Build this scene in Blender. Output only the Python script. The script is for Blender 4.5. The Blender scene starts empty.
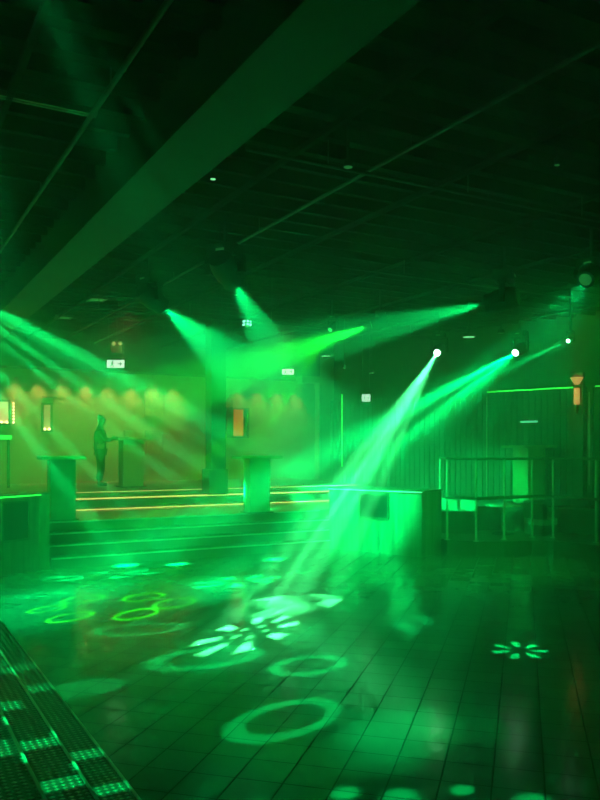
import bpy, bmesh, math, random
from mathutils import Vector, Matrix
random.seed(4)
scn = bpy.context.scene
COL = scn.collection
PI = math.pi

# ------------------------------------------------------------------ camera
EYE = 2.0            # eye height above the dance floor
F = 780.0            # focal length for a 600x800 frame
HOR = 448.0
YAW = math.radians(29)
S_, C_ = math.sin(YAW), math.cos(YAW)
cam_d = bpy.data.cameras.new('camera')
cam = bpy.data.objects.new('camera', cam_d)
COL.objects.link(cam)
cam.location = (0, 0, EYE)
cam.rotation_euler = (PI/2, 0, -YAW)
cam_d.sensor_fit = 'AUTO'; cam_d.sensor_width = 36
cam_d.lens = F/800*36
cam_d.shift_y = (HOR-400)/800
cam_d.clip_start = .05; cam_d.clip_end = 200
scn.camera = cam
scn.view_settings.view_transform = 'Standard'
scn.view_settings.look = 'None'
scn.view_settings.gamma = 1
scn.view_settings.use_curve_mapping = False
scn.view_settings.exposure = 0

def D(px, py, d):            # a spot seen at a pixel, d metres ahead
    lat = (px-300)/F*d
    return Vector((d*S_+lat*C_, d*C_-lat*S_, EYE-(py-HOR)*d/F))
def G(px, py, z=0):          # a spot on a level surface
    return D(px, py, F*(EYE-z)/(py-HOR))
def YP(px, Y, z):            # where a sight line meets the plane Y
    t = (px-300)/F
    d = Y/(C_-t*S_)
    return Vector((d*S_+t*d*C_, Y, z))
def cam2room(lat, d, z=0):
    return Vector((d*S_+lat*C_, d*C_-lat*S_, z))

# ------------------------------------------------------------------ materials
def mat(name, col, rough=.6, metal=0, spec=.5, noise=0, nscale=8, bump=0, bscale=40, emit=None, es=0):
    m = bpy.data.materials.new(name); m.use_nodes = True
    nt = m.node_tree; b = nt.nodes['Principled BSDF']
    b.inputs['Base Color'].default_value = (*col, 1)
    b.inputs['Roughness'].default_value = rough
    b.inputs['Metallic'].default_value = metal
    b.inputs['Specular IOR Level'].default_value = spec
    tc = nt.nodes.new('ShaderNodeTexCoord')
    if noise:
        n = nt.nodes.new('ShaderNodeTexNoise'); n.inputs['Scale'].default_value = nscale
        n.inputs['Detail'].default_value = 5
        nt.links.new(tc.outputs['Object'], n.inputs['Vector'])
        r = nt.nodes.new('ShaderNodeMix'); r.data_type = 'RGBA'
        r.inputs['A'].default_value = (*[c*(1-noise) for c in col], 1)
        r.inputs['B'].default_value = (*[min(1, c*(1+noise)) for c in col], 1)
        nt.links.new(n.outputs['Fac'], r.inputs['Factor'])
        nt.links.new(r.outputs['Result'], b.inputs['Base Color'])
    if bump:
        n = nt.nodes.new('ShaderNodeTexNoise'); n.inputs['Scale'].default_value = bscale
        nt.links.new(tc.outputs['Object'], n.inputs['Vector'])
        bp = nt.nodes.new('ShaderNodeBump'); bp.inputs['Strength'].default_value = bump
        bp.inputs['Distance'].default_value = .01
        nt.links.new(n.outputs['Fac'], bp.inputs['Height'])
        nt.links.new(bp.outputs['Normal'], b.inputs['Normal'])
    if emit:
        b.inputs['Emission Color'].default_value = (*emit, 1)
        b.inputs['Emission Strength'].default_value = es
    return m

M = {}
M['black_metal'] = mat('black_metal', (.018, .018, .02), .45, .3, bump=.1)
M['black_plastic'] = mat('black_plastic', (.02, .02, .022), .5, bump=.1, bscale=80)
M['grey_metal'] = mat('grey_metal', (.16, .17, .16), .4, .5, noise=.15)
M['chrome'] = mat('chrome', (.75, .76, .76), .3, .45, noise=.05)
M['ceiling'] = mat('ceiling_paint', (.004, .0045, .004), .9, spec=.05, noise=.4, nscale=2, bump=.2)
M['duct'] = mat('painted_beam', (.05, .053, .05), .7, noise=.12, nscale=2, bump=.1)
M['plaster'] = mat('warm_plaster', (.50, .42, .26), .8, noise=.15, nscale=1.5, bump=.15, bscale=12)
M['darkwall'] = mat('dark_wall', (.03, .035, .03), .7, noise=.3, nscale=2, bump=.1)
M['frame'] = mat('dark_frame', (.05, .04, .03), .5, noise=.2)
M['wood'] = mat('pale_wood', (.42, .34, .2), .5, noise=.3, nscale=6, bump=.1)
M['darkwood'] = mat('dark_wood', (.10, .09, .07), .35, noise=.3, nscale=5, bump=.1)
M['stage'] = mat('stage_floor', (.27, .23, .17), .3, noise=.2, nscale=3, bump=.05)
M['riser'] = mat('ribbed_riser', (.13, .14, .13), .5, noise=.2, nscale=20, bump=.5, bscale=60)
M['column'] = mat('column_paint', (.06, .07, .06), .5, noise=.2, bump=.1)
M['column_pale'] = mat('painted_pedestal', (.17, .17, .14), .5, noise=.1)
M['cloth'] = mat('dark_cloth', (.012, .013, .014), .9, noise=.3, nscale=30, bump=.3)
M['skin'] = mat('skin', (.45, .26, .18), .55, noise=.05)
M['hair'] = mat('hair', (.02, .015, .01), .7, bump=.5, bscale=120)
M['paper'] = mat('paper', (.7, .62, .5), .7, noise=.05)
M['vinyl'] = mat('pale_vinyl', (.45, .48, .45), .4, noise=.08, bump=.1)
M['darkvinyl'] = mat('dark_vinyl', (.05, .055, .05), .4, noise=.1, bump=.1)
M['picture'] = mat('picture_print', (.50, .40, .20), .6, noise=.5, nscale=9)
M['lens_glass'] = mat('lens_glass', (.1, .1, .1), .1)
def emat(name, col, es, base=(.5, .5, .5)):
    return mat(name, base, .5, emit=col, es=es)
M['led_warm'] = emat('warm_led', (1, .68, .16), 1.3)
M['led_warm_dim'] = emat('warm_led_dim', (1, .68, .2), .6)
M['led_green'] = emat('green_led', (.03, 1, .06), 2.0)
M['led_teal'] = emat('teal_led', (.15, 1, .5), .9)
M['lamp_warm'] = emat('warm_lamp', (1, .62, .25), 9)
M['lamp_green'] = emat('green_lamp', (.25, 1, .4), 1.0)
M['lamp_dim'] = emat('dim_lamp', (.1, 1, .2), .10)
M['lens_hot'] = emat('hot_lens', (.5, 1, .65), 20)
M['lens_green'] = emat('green_lens', (.05, 1, .25), .7)
M['sign_white'] = emat('sign_white', (.7, 1, .82), 1.4)
M['sign_green'] = emat('sign_green', (.0, .25, .12), .35, (.02, .2, .08))
M['niche_warm'] = emat('niche_warm', (1, .55, .2), .45)
M['niche_red'] = emat('niche_red', (1, .03, .015), .6, (.5, .03, .02))

def wood_panels():          # vertical grooved boards, following the object's own z and horizontal run
    m = mat('panel_boards', (.17, .16, .13), .45)
    nt = m.node_tree; b = nt.nodes['Principled BSDF']
    tc = nt.nodes.new('ShaderNodeTexCoord')
    mp = nt.nodes.new('ShaderNodeMapping'); mp.inputs['Scale'].default_value = (9, 9, .5)
    n = nt.nodes.new('ShaderNodeTexNoise'); n.inputs['Scale'].default_value = 1.5; n.inputs['Detail'].default_value = 4
    nt.links.new(tc.outputs['Object'], mp.inputs['Vector']); nt.links.new(mp.outputs['Vector'], n.inputs['Vector'])
    cr = nt.nodes.new('ShaderNodeValToRGB')
    cr.color_ramp.elements[0].position = .3; cr.color_ramp.elements[0].color = (.10, .095, .08, 1)
    cr.color_ramp.elements[1].position = .7; cr.color_ramp.elements[1].color = (.28, .265, .21, 1)
    nt.links.new(n.outputs['Fac'], cr.inputs['Fac']); nt.links.new(cr.outputs['Color'], b.inputs['Base Color'])
    bp = nt.nodes.new('ShaderNodeBump'); bp.inputs['Strength'].default_value = .4; bp.inputs['Distance'].default_value = .02
    nt.links.new(n.outputs['Fac'], bp.inputs['Height']); nt.links.new(bp.outputs['Normal'], b.inputs['Normal'])
    return m
M['boards'] = wood_panels()
M['wall_boards'] = wood_panels()
for e_, c_ in zip([n for n in M['wall_boards'].node_tree.nodes if n.type == 'VALTORGB'][0].color_ramp.elements, (.04, .10)): e_.color = (c_, c_*.95, c_*.8, 1)

def floor_tiles():
    m = mat('glossy_tiles', (.1, .1, .1), .16)
    nt = m.node_tree; b = nt.nodes['Principled BSDF']; L = nt.links.new
    tc = nt.nodes.new('ShaderNodeTexCoord')
    mp = nt.nodes.new('ShaderNodeMapping'); mp.inputs['Rotation'].default_value = (0, 0, math.radians(-45))
    mp.inputs['Location'].default_value = (.06, .12, 0)
    L(tc.outputs['Object'], mp.inputs['Vector'])
    br = nt.nodes.new('ShaderNodeTexBrick'); br.offset = 0; br.squash = 1
    br.inputs['Scale'].default_value = 1; br.inputs['Brick Width'].default_value = .3; br.inputs['Row Height'].default_value = .3
    br.inputs['Mortar Size'].default_value = .007; br.inputs['Mortar Smooth'].default_value = .3; br.inputs['Bias'].default_value = 0
    br.inputs['Color1'].default_value = (.17, .175, .17, 1); br.inputs['Color2'].default_value = (.24, .245, .235, 1)
    br.inputs['Mortar'].default_value = (.012, .012, .012, 1)
    L(mp.outputs['Vector'], br.inputs['Vector']); L(br.outputs['Color'], b.inputs['Base Color'])
    n = nt.nodes.new('ShaderNodeTexNoise'); n.inputs['Scale'].default_value = 5; n.inputs['Detail'].default_value = 6
    L(tc.outputs['Object'], n.inputs['Vector'])
    mr = nt.nodes.new('ShaderNodeMapRange'); mr.inputs['From Min'].default_value = .3; mr.inputs['From Max'].default_value = .7
    mr.inputs['To Min'].default_value = .10; mr.inputs['To Max'].default_value = .22
    L(n.outputs['Fac'], mr.inputs['Value'])
    mx = nt.nodes.new('ShaderNodeMix'); mx.data_type = 'FLOAT'
    L(br.outputs['Fac'], mx.inputs['Factor']); L(mr.outputs['Result'], mx.inputs['A']); mx.inputs['B'].default_value = .8
    L(mx.outputs['Result'], b.inputs['Roughness'])
    bp = nt.nodes.new('ShaderNodeBump'); bp.invert = True; bp.inputs['Strength'].default_value = .5; bp.inputs['Distance'].default_value = .004
    L(br.outputs['Fac'], bp.inputs['Height'])
    n2 = nt.nodes.new('ShaderNodeTexNoise'); n2.inputs['Scale'].default_value = 3
    L(tc.outputs['Object'], n2.inputs['Vector'])
    bp2 = nt.nodes.new('ShaderNodeBump'); bp2.inputs['Strength'].default_value = .15; bp2.inputs['Distance'].default_value = .02
    L(n2.outputs['Fac'], bp2.inputs['Height']); L(bp.outputs['Normal'], bp2.inputs['Normal'])
    L(bp2.outputs['Normal'], b.inputs['Normal'])
    return m
M['tiles'] = floor_tiles()

def diamond_plate():
    m = mat('diamond_plate', (.30, .31, .30), .35, .6)
    nt = m.node_tree; b = nt.nodes['Principled BSDF']; L = nt.links.new
    tc = nt.nodes.new('ShaderNodeTexCoord')
    sx = nt.nodes.new('ShaderNodeSeparateXYZ'); L(tc.outputs['Object'], sx.inputs[0])
    def mth(op, a, bb=None):
        n = nt.nodes.new('ShaderNodeMath'); n.operation = op
        for i, v in enumerate((a, bb)):
            if v is None: continue
            if isinstance(v, (int, float)): n.inputs[i].default_value = v
            else: L(v, n.inputs[i])
        return n.outputs[0]
    k = 2*PI/.055
    a = mth('SINE', mth('MULTIPLY', mth('ADD', sx.outputs[0], sx.outputs[1]), k*.7))
    c = mth('SINE', mth('MULTIPLY', mth('SUBTRACT', sx.outputs[0], sx.outputs[1]), k*.7))
    h = mth('MAXIMUM', mth('MULTIPLY', a, c), 0.0)
    bp = nt.nodes.new('ShaderNodeBump'); bp.inputs['Strength'].default_value = .9; bp.inputs['Distance'].default_value = .02
    L(h, bp.inputs['Height']); L(bp.outputs['Normal'], b.inputs['Normal'])
    cr = nt.nodes.new('ShaderNodeValToRGB')
    cr.color_ramp.elements[0].position = .05; cr.color_ramp.elements[0].color = (.10, .10, .10, 1)
    cr.color_ramp.elements[1].position = .4; cr.color_ramp.elements[1].color = (.5, .5, .5, 1)
    L(h, cr.inputs['Fac']); L(cr.outputs['Color'], b.inputs['Base Color'])
    return m
M['plate'] = diamond_plate()

# ------------------------------------------------------------------ mesh helpers
def bm_new(): return bmesh.new()
def add_box(bm, c, s, rz=0, bevel=0, rot=None):
    r = bmesh.ops.create_cube(bm, size=1)
    vs = r['verts']
    bmesh.ops.scale(bm, vec=s, verts=vs)
    if bevel:
        es = list({e for v in vs for e in v.link_edges})
        rr = bmesh.ops.bevel(bm, geom=es, offset=bevel, segments=2, affect='EDGES', profile=.7)
        vs = list({v for f in rr['faces'] for v in f.verts} | {v for v in vs if v.is_valid})
    if rot is not None: bmesh.ops.rotate(bm, matrix=rot, verts=vs)
    if rz: bmesh.ops.rotate(bm, matrix=Matrix.Rotation(rz, 3, 'Z'), verts=vs)
    bmesh.ops.translate(bm, vec=c, verts=vs)
def add_cyl(bm, p0, p1, r0, r1=None, seg=20, caps=True):
    p0, p1 = Vector(p0), Vector(p1); r1 = r0 if r1 is None else r1
    ax = (p1-p0); L = ax.length
    q = ax.to_track_quat('Z', 'Y').to_matrix()
    r = bmesh.ops.create_cone(bm, cap_ends=caps, segments=seg, radius1=r0, radius2=r1, depth=L)
    bmesh.ops.rotate(bm, matrix=q, verts=r['verts'])
    bmesh.ops.translate(bm, vec=(p0+p1)/2, verts=r['verts'])
def add_lathe(bm, prof, p0, ax, seg=28):     # prof: (radius, along)
    q = Vector(ax).normalized().to_track_quat('Z', 'Y').to_matrix(); p0 = Vector(p0)
    rings = []
    for r, h in prof:
        rings.append([bm.verts.new(p0+q @ Vector((r*math.cos(a), r*math.sin(a), h))) for a in [2*PI*i/seg for i in range(seg)]])
    for A, B in zip(rings, rings[1:]):
        for i in range(seg):
            bm.faces.new((A[i], A[(i+1) % seg], B[(i+1) % seg], B[i]))
    bm.faces.new(rings[0][::-1]); bm.faces.new(rings[-1])
def add_prism(bm, pts, z0, z1):
    lo = [bm.verts.new((p[0], p[1], z0)) for p in pts]; hi = [bm.verts.new((p[0], p[1], z1)) for p in pts]
    n = len(pts)
    for i in range(n): bm.faces.new((lo[i], lo[(i+1) % n], hi[(i+1) % n], hi[i]))
    bm.faces.new(lo[::-1]); bm.faces.new(hi)
def add_tube(bm, pts, r, seg=10):
    for a, b in zip(pts, pts[1:]): add_cyl(bm, a, b, r, seg=seg)
    for p in pts[1:-1]:
        q = bmesh.ops.create_uvsphere(bm, u_segments=seg, v_segments=6, radius=r); bmesh.ops.translate(bm, vec=p, verts=q['verts'])
def obj(name, bm, m, parent=None, smooth=False):
    bmesh.ops.recalc_face_normals(bm, faces=bm.faces)
    me = bpy.data.meshes.new(name); bm.to_mesh(me); bm.free()
    me.materials.append(m)
    if smooth:
        for p in me.polygons: p.use_smooth = True
        me.set_sharp_from_angle(angle=math.radians(40))
    o = bpy.data.objects.new(name, me); COL.objects.link(o)
    if parent is not None:
        o.parent = parent
        top = parent
        while top.parent: top = top.parent
        # the shapes are given in the place's own coordinates
        if parent.parent is None: o.matrix_parent_inverse = Matrix.Translation(-Vector(parent_world(parent)))
    return o
_w = {}
def parent_world(p):
    loc = Vector((0, 0, 0))
    q = p
    while q is not None:
        loc += Vector(_w.get(q.name, (0, 0, 0))); q = q.parent
    return loc
def thing(name, label, cat, loc=(0, 0, 0), group=None):
    o = bpy.data.objects.new(name, None); COL.objects.link(o)
    o.location = loc; o.empty_display_size = .1; _w[o.name] = tuple(loc)
    o['label'] = label; o['category'] = cat
    if group: o['group'] = group
    return o
def tag(o, label, cat, group=None, kind=None):
    o['label'] = label; o['category'] = cat
    if group: o['group'] = group
    if kind: o['kind'] = kind
    return o
def struct(name, bm, m, parent=None):
    o = obj(name, bm, m, parent)
    if parent is None: o['kind'] = 'structure'
    return o
def relabel(o, label, cat='structure'): o['label'] = label; o['category'] = cat; return o
def boxobj(name, c, s, m, parent=None, rz=0, bevel=0):
    bm = bm_new(); add_box(bm, c, s, rz, bevel); return obj(name, bm, m, parent)

# ------------------------------------------------------------------ the setting
CEIL = 5.0
bm = bm_new(); add_box(bm, (6.75, 10, -.1), (19.5, 25, .2))
relabel(struct('floor', bm, M['tiles']), 'dark glossy square tiled dance floor laid on the diagonal', 'floor')

bm = bm_new()
add_box(bm, (6.75, 10, CEIL+.1), (19.5, 25, .2))
y = -1.8
while y < 21.2:
    add_box(bm, (6.75, y, CEIL-.07), (19.5, .07, .14)); y += .42
for x in (-1.0, 1.0, 3.6, 5.4, 7.2, 9.0, 10.8, 12.6, 14.4):
    add_box(bm, (x, 9.7, CEIL-.16), (.05, 23, .05))
relabel(struct('ceiling', bm, M['ceiling']), 'black open slatted ceiling over the dance floor', 'ceiling')

bm = bm_new(); add_box(bm, (2.38, 9.6, 4.72), (.56, 23.2, .52))
relabel(struct('trim_1', bm, M['duct']), 'wide grey downstand beam crossing the black ceiling', 'beam')

WY = 21.8
bm = bm_new(); add_box(bm, (6.2, WY+.1, 2.5), (18, .2, 5.0))
relabel(struct('wall_back', bm, M['plaster']), 'warm plaster wall at the back of the raised stage', 'wall')
bm = bm_new(); add_box(bm, (5, WY-.28, 4.56), (15, .55, .88))
relabel(struct('trim_2', bm, M['darkwall']), 'dark bulkhead above the back wall', 'bulkhead')
bm = bm_new(); add_box(bm, (-2.6, 9.7, 2.5), (.2, 24, 5.0))
relabel(struct('wall_left', bm, M['darkwall']), 'dark left side wall of the club', 'wall')

# slatted wall on the right: along a slanted line
def wl(k, z=0, off=0):       # k along the wall, off = towards the room
    lat, d = 4.64-1.36*k, 18.1+1.2*k
    n = math.hypot(1.36, 1.2)
    return cam2room(lat-off*1.2/n, d-off*1.36/n, z)
bm = bm_new()
pts = []
k0, k1 = 2.8, -3.2
N = 150
for i in range(N+1):
    k = k0+(k1-k0)*i/N
    pts.append(wl(k, 0, .03 if i % 2 else .0)); 
    if i < N: pts.append(wl(k+(k1-k0)/N*.85, 0, .03 if i % 2 else .0))
back = [wl(k1, 0, -.15), wl(k0, 0, -.15)]
add_prism(bm, [(p.x, p.y) for p in pts+back], 0, 3.3)
relabel(struct('wall_right', bm, M['wall_boards']), 'dark slatted timber wall behind the raised lounge', 'wall')
bm = bm_new()
add_prism(bm, [(p.x, p.y) for p in (wl(2.8, 0, -.17), wl(k1, 0, -.17), wl(k1, 0, -.4), wl(2.8, 0, -.4))], 0, 5)
relabel(struct('trim_3', bm, M['darkwall']), 'dark upper wall set back above the slatted timber', 'wall')
# light coves on top of the slatted wall
def led_run(ka, kb, z, off, m, name, label, w=.02, h=.03):
    bm = bm_new()
    add_prism(bm, [(p.x, p.y) for p in (wl(ka, 0, off), wl(kb, 0, off), wl(kb, 0, off-w), wl(ka, 0, off-w))], z, z+h)
    return tag(obj(name, bm, m), label, 'light strip')
led_run(.18, -.98, 3.3, .015, M['led_green'], 'cove_light', 'green light strip along the slatted wall top, left of the brass wall lamp')
led_run(-1.22, -3.0, 3.3, .015, M['led_green'], 'cove_light', 'green light strip along the slatted wall top, right of the brass wall lamp')

# stage
def K(px, d): return D(px, 448, d)
stage_pts = [(-2.5, 14.3), (8.45, 14.3), (9.6, 14.9), (11.15, 18.4), (11.3, WY), (-2.5, WY)]
bm = bm_new(); add_prism(bm, stage_pts, 0, .68)
relabel(struct('floor_stage', bm, M['stage']), 'raised stage floor behind the ribbed steps', 'stage')
bm = bm_new()
for i in range(3):
    yy = 13.3+.335*i
    add_box(bm, ((2.66+8.3)/2 + .08*i, (yy+14.3)/2, .17*(i+1)-.085), (8.3-2.66+.1*i, 14.3-yy, .17))
    nz = boxobj('trim_nosing', ((2.66+8.3)/2 + .08*i, yy-.004, .17*(i+1)-.010), (8.3-2.66+.1*i, .022, .026), M['chrome']); nz['kind'] = 'structure'
    relabel(nz, ('lowest', 'second', 'third')[i]+' bright nosing strip of the wide ribbed steps', 'nosing')
nz = boxobj('trim_nosing', (5.5, 14.29, .672), (5.8, .03, .022), M['chrome']); nz['kind'] = 'structure'
relabel(nz, 'bright nosing strip along the stage edge', 'nosing')
relabel(struct('stair_front', bm, M['riser']), 'low wide ribbed steps up to the stage from the dance floor', 'steps')
bm = bm_new(); add_box(bm, (4.6, 19.2, .80), (14.2, 5.2, .26))
relabel(struct('floor_tier', bm, M['stage']), 'higher tier of the stage in front of the back wall', 'stage')
bm = bm_new(); add_box(bm, (4.6, 16.57, .805), (14.2, .06, .248))
relabel(struct('trim_4', bm, M['riser']), 'ribbed riser between the stage and its higher tier', 'riser')
bm = bm_new(); add_box(bm, (4.6, 19.4, .99), (14.2, 4.8, .12))
relabel(struct('floor_top_tier', bm, M['stage']), 'topmost tier of the stage at the back wall', 'stage')
def strip(x0, x1, y, z, m, label, name='step_light', w=.02, h=.02):
    return tag(boxobj(name, ((x0+x1)/2, y, z), (x1-x0, w, h), m), label, 'light strip', 'warm light strips on the stage risers')
strip(-2, 11.1, 16.52, .70, M['led_warm'], 'warm light strip at the foot of the ribbed tier riser')
strip(-2, 11.1, 16.525, .93, M['led_warm'], 'warm light strip under the nosing of the ribbed tier riser', h=.028)
strip(-2, 11.1, 16.985, 1.04, M['led_warm_dim'], 'faint warm light strip on the topmost tier edge', h=.018)

# near steps with diamond plate under the viewer
bm = bm_new()
add_box(bm, (-.92, 4.8, .255), (3.16, 14, .51))
add_box(bm, (.805, 4.8, .17), (.29, 14, .34))
add_box(bm, (1.095, 4.8, .085), (.29, 14, .17))
relabel(struct('stair_near', bm, M['plate']), 'diamond plate metal steps running down to the tiled dance floor', 'steps')
for x, z, w in ((1.24, .17, 'lowest'), (.95, .34, 'middle'), (.66, .51, 'topmost')):
    o = boxobj('trim', (x-.004, 4.8, z), (.016, 14.02, .012), M['chrome'])
    o.name = 'trim_nosing'; o['kind'] = 'structure'; relabel(o, 'bright metal nosing on the %s diamond plate step' % w, 'nosing')

# lounge platform on the right
posts = [(447, 14.6), (476, 14.35), (504, 14.65), (532, 15.0), (553, 14.9), (596, 14.15)]
edge = [(436, 15.2), (447, 14.75), (476, 14.5), (504, 14.5), (532, 14.65), (553, 14.6), (596, 13.95), (640, 13.1), (700, 12.2)]
PZ = .28
ed = [K(px, d+ -.15) for px, d in edge]
bk = [wl(-2.9, 0, .0), wl(2.8, 0, .0)]
pl = [(p.x, p.y) for p in ed] + [(p.x, p.y) for p in bk] + [(9.7, 15.0)]
bm = bm_new(); add_prism(bm, pl, 0, PZ)
relabel(struct('floor_lounge', bm, M['darkwood']), 'low dark lounge platform behind the railing', 'platform')
# second tier of lounge
t2 = [K(440, 16.6), K(500, 16.3), K(560, 15.9), K(640, 15.0), K(690, 14.2)]
bm = bm_new(); add_prism(bm, [(p.x, p.y) for p in t2]+[(p.x, p.y) for p in (wl(-2.9), wl(2.0))], PZ, .78)
relabel(struct('floor_lounge_tier', bm, M['darkwood']), 'upper tier of the lounge in front of the slatted wall', 'platform')

# ------------------------------------------------------------------ panelled parapet boxes beside the steps
def parapet(name, foot, z1, label, recess, lm, side):
    c = Vector((sum(p[0] for p in foot)/len(foot), sum(p[1] for p in foot)/len(foot), 0))
    t = thing(name, label, 'counter', c)
    bm = bm_new(); add_prism(bm, foot, 0, z1); obj('body', bm, M['boards'], t)
    A, B = Vector((*foot[0], 0)), Vector((*foot[1], 0))
    u = (B-A).normalized(); n = Vector((u.y, -u.x, 0))
    # capping
    bm = bm_new()
    cen = Vector((c.x, c.y))
    add_prism(bm, [tuple(cen+(Vector(p)-cen)*1.03) for p in foot], z1, z1+.03); obj('top', bm, M['darkwood'], t)
    L = (B-A).length
    def fr(s, z, off): return A+u*s+n*off+Vector((0, 0, z))
    bm = bm_new()
    add_prism(bm, [tuple(fr(s, 0, o)[:2]) for s, o in ((.0, .012), (L, .012), (L, .05), (.0, .05))], z1-.012, z1+.006)
    obj('light_strip', bm, lm, t)
    s0, s1, za, zb = recess
    bm = bm_new()
    add_prism(bm, [tuple(fr(s, 0, o)[:2]) for s, o in ((s0, .002), (s1, .002), (s1, .02), (s0, .02))], za, zb)
    g = obj('grille', bm, M['black_metal'], t)
    bm = bm_new()
    for sa, sb, a, b in ((s0-.03, s0, za-.03, zb+.03), (s1, s1+.03, za-.03, zb+.03), (s0, s1, za-.03, za), (s0, s1, zb, zb+.03)):
        add_prism(bm, [tuple(fr(s, 0, o)[:2]) for s, o in ((sa, .0), (sb, .0), (sb, .035), (sa, .035))], a, b)
    obj('grille_frame', bm, M['darkwood'], t)
    return t
A = (.2, 11.79)
parapet('panelled_counter', [A, (2.46, 13.27), (2.63, 13.27), (2.63, 13.62), (2.3, 13.75), (0.0, 12.25)], 1.235,
        'board clad counter with green lit top edge beside the left end of the steps', (1.95, 2.45, .55, 1.13), M['led_green'], 1)
P1 = Vector((8.04, 13.3)); P2 = Vector((8.86, 11.38)); nn = Vector((1.92, .82)).normalized()
P3, P4 = P2+nn*.75, P1+nn*.75
parapet('panelled_counter', [tuple(P1), tuple(P2), tuple(P3), tuple(P4)], 1.19,
        'board clad counter with pale lit top edge beside the right end of the steps', (.75, 1.36, .68, 1.1), M['led_teal'], -1)

# ------------------------------------------------------------------ tall tables
def bar_table(loc, w, d, h, tw, label, rz=0, body_m=None):
    t = thing('pedestal_table', label, 'table', loc, 'tall pedestal tables')
    x, y, z = loc
    boxobj('base', (x, y, z+.015), (w+.1, d+.1, .03), M['darkwood'], t, rz, .004)
    boxobj('pedestal', (x, y, z+.03+(h-.09)/2), (w, d, h-.09), body_m or M['wood'], t, rz, .006)
    boxobj('table_top', (x, y, z+h-.03), (tw, d+.25, .06), M['wood'], t, rz, .012)
    return t
RZ = 0
p = YP(61.5, 14.62, .68); bar_table(p, .45, .30, 1.17, .78, 'tall pedestal table on the stage edge next to the left board clad counter', body_m=M['column_pale'])
p = G(258, 513, .68); p.y += .05
bar_table(p, .46, .30, 1.16, .90, 'tall pedestal table on the stage edge at the middle of the steps')
p = D(131, 487, 19.0); p.z = 1.05
tbl = p.copy(); bar_table(p, .50, .42, 1.2, .82, 'tall pedestal table on the top tier next to the standing person')
p = D(529, 500, 17.0); p.z = .78
bar_table(p, .5, .45, 1.28, .95, 'tall pedestal table in front of the slatted wall behind the railing')

# laptop-like items on the far table
lp = thing('open_book', 'pale open book lying on the far pedestal table beside the person', 'book', (tbl.x-.28, tbl.y, 2.25))
bm = bm_new(); add_box(bm, (tbl.x-.36, tbl.y-.02, 2.275), (.17, .22, .012), rot=Matrix.Rotation(.15, 3, 'Y')); add_box(bm, (tbl.x-.2, tbl.y-.02, 2.275), (.17, .22, .012), rot=Matrix.Rotation(-.15, 3, 'Y')); obj('pages', bm, M['paper'], lp)
bm = bm_new(); add_box(bm, (tbl.x-.28, tbl.y-.02, 2.255), (.36, .24, .01)); obj('cover', bm, M['frame'], lp)
bm = bm_new(); add_box(bm, (tbl.x-.02, tbl.y+.1, 2.25+.09), (.24, .1, .18), 0, .008); bx = obj('carton', bm, M['paper']); tag(bx, 'small pale carton standing on the far pedestal table', 'box')

# ------------------------------------------------------------------ column at the tier edge
c0 = YP(211.5, 16.85, .68); 
cl = thing('square_column', 'dark square column with boxed base standing at the tier edge', 'column', (c0.x, 16.6, .93)); cl['kind'] = 'structure'
boxobj('shaft', (c0.x, 16.6, 3.0), (.36, .36, 4.0), M['column'], cl, 0, .01)
boxobj('plinth', (c0.x-.03, 16.58, .94+.29), (.46, .44, .58), M['darkwood'], cl, 0, .01)
# pale column right
c1 = YP(322, 20.9, 1.05)
pc = thing('pale_column', 'pale slender column with wide capital at the right end of the back wall', 'column', (c1.x, 20.9, 1.05)); pc['kind'] = 'structure'
boxobj('shaft', (c1.x, 20.9, 2.57), (.36, .3, 3.04), M['plaster'], pc, 0, .01)
boxobj('capital', (c1.x-.35, 20.9, 4.1), (.95, .4, .2), M['plaster'], pc, 0, .01)

# ------------------------------------------------------------------ back wall fittings
def wallpx(px, py, Y=WY):
    p = YP(px, Y, 0); d = p.x*S_+p.y*C_
    p.z = EYE-(py-HOR)*d/F; return p
def rect_on_wall(px0, py0, px1, py1, Y=WY):
    a, b = wallpx(px0, py1, Y), wallpx(px1, py0, Y)
    return a.x, b.x, a.z, b.z
def niche(name, rect, m, label, cat, depth=.12, frame=.05, top=False, sub=True):
    x0, x1, z0, z1 = rect; xc, zc = (x0+x1)/2, (z0+z1)/2
    t = thing(name, label, cat, (xc, WY, zc))
    boxobj('glowing_panel', (xc, WY-.02, zc), (x1-x0-frame, .03, z1-z0-frame), m, t)
    bm = bm_new()
    add_box(bm, (x0, WY-depth/2, zc), (frame, depth, z1-z0+frame)); add_box(bm, (x1, WY-depth/2, zc), (frame, depth, z1-z0+frame))
    add_box(bm, (xc, WY-depth/2, z0), (x1-x0, depth, frame)); add_box(bm, (xc, WY-depth/2, z1), (x1-x0, depth, frame))
    obj('frame', bm, M['frame'], t)
    n = max(2, int((x1-x0)/.11))
    for i in range(n if sub else 0):
        bm = bm_new(); add_cyl(bm, (x0+(x1-x0)*(i+.5)/n, WY-depth+.05, z0+frame/2), (x0+(x1-x0)*(i+.5)/n, WY-depth+.05, z0+frame/2+.05), .025, seg=10)
        obj('bulb', bm, M['lamp_warm'], t)
    return t
niche('wall_cabinet', rect_on_wall(-12, 401, 9, 424), emat('cab', (1, .62, .25), .95), 'bright warm lit wall cabinet at the left end of the back wall', 'cabinet')
niche('wall_cabinet', rect_on_wall(42, 404, 51, 431), M['niche_warm'], 'tall narrow warm lit wall niche right of the bright cabinet', 'cabinet')
t = niche('wall_cabinet', rect_on_wall(226, 409, 247, 437), M['darkwall'], 'framed red lit display niche right of the dark column', 'cabinet', sub=False)
x0, x1, z0, z1 = rect_on_wall(233, 409, 242.5, 436.5)
boxobj('red_panel', ((x0+x1)/2, WY-.05, (z0+z1)/2), (x1-x0, .03, z1-z0), M['niche_red'], t)
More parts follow.
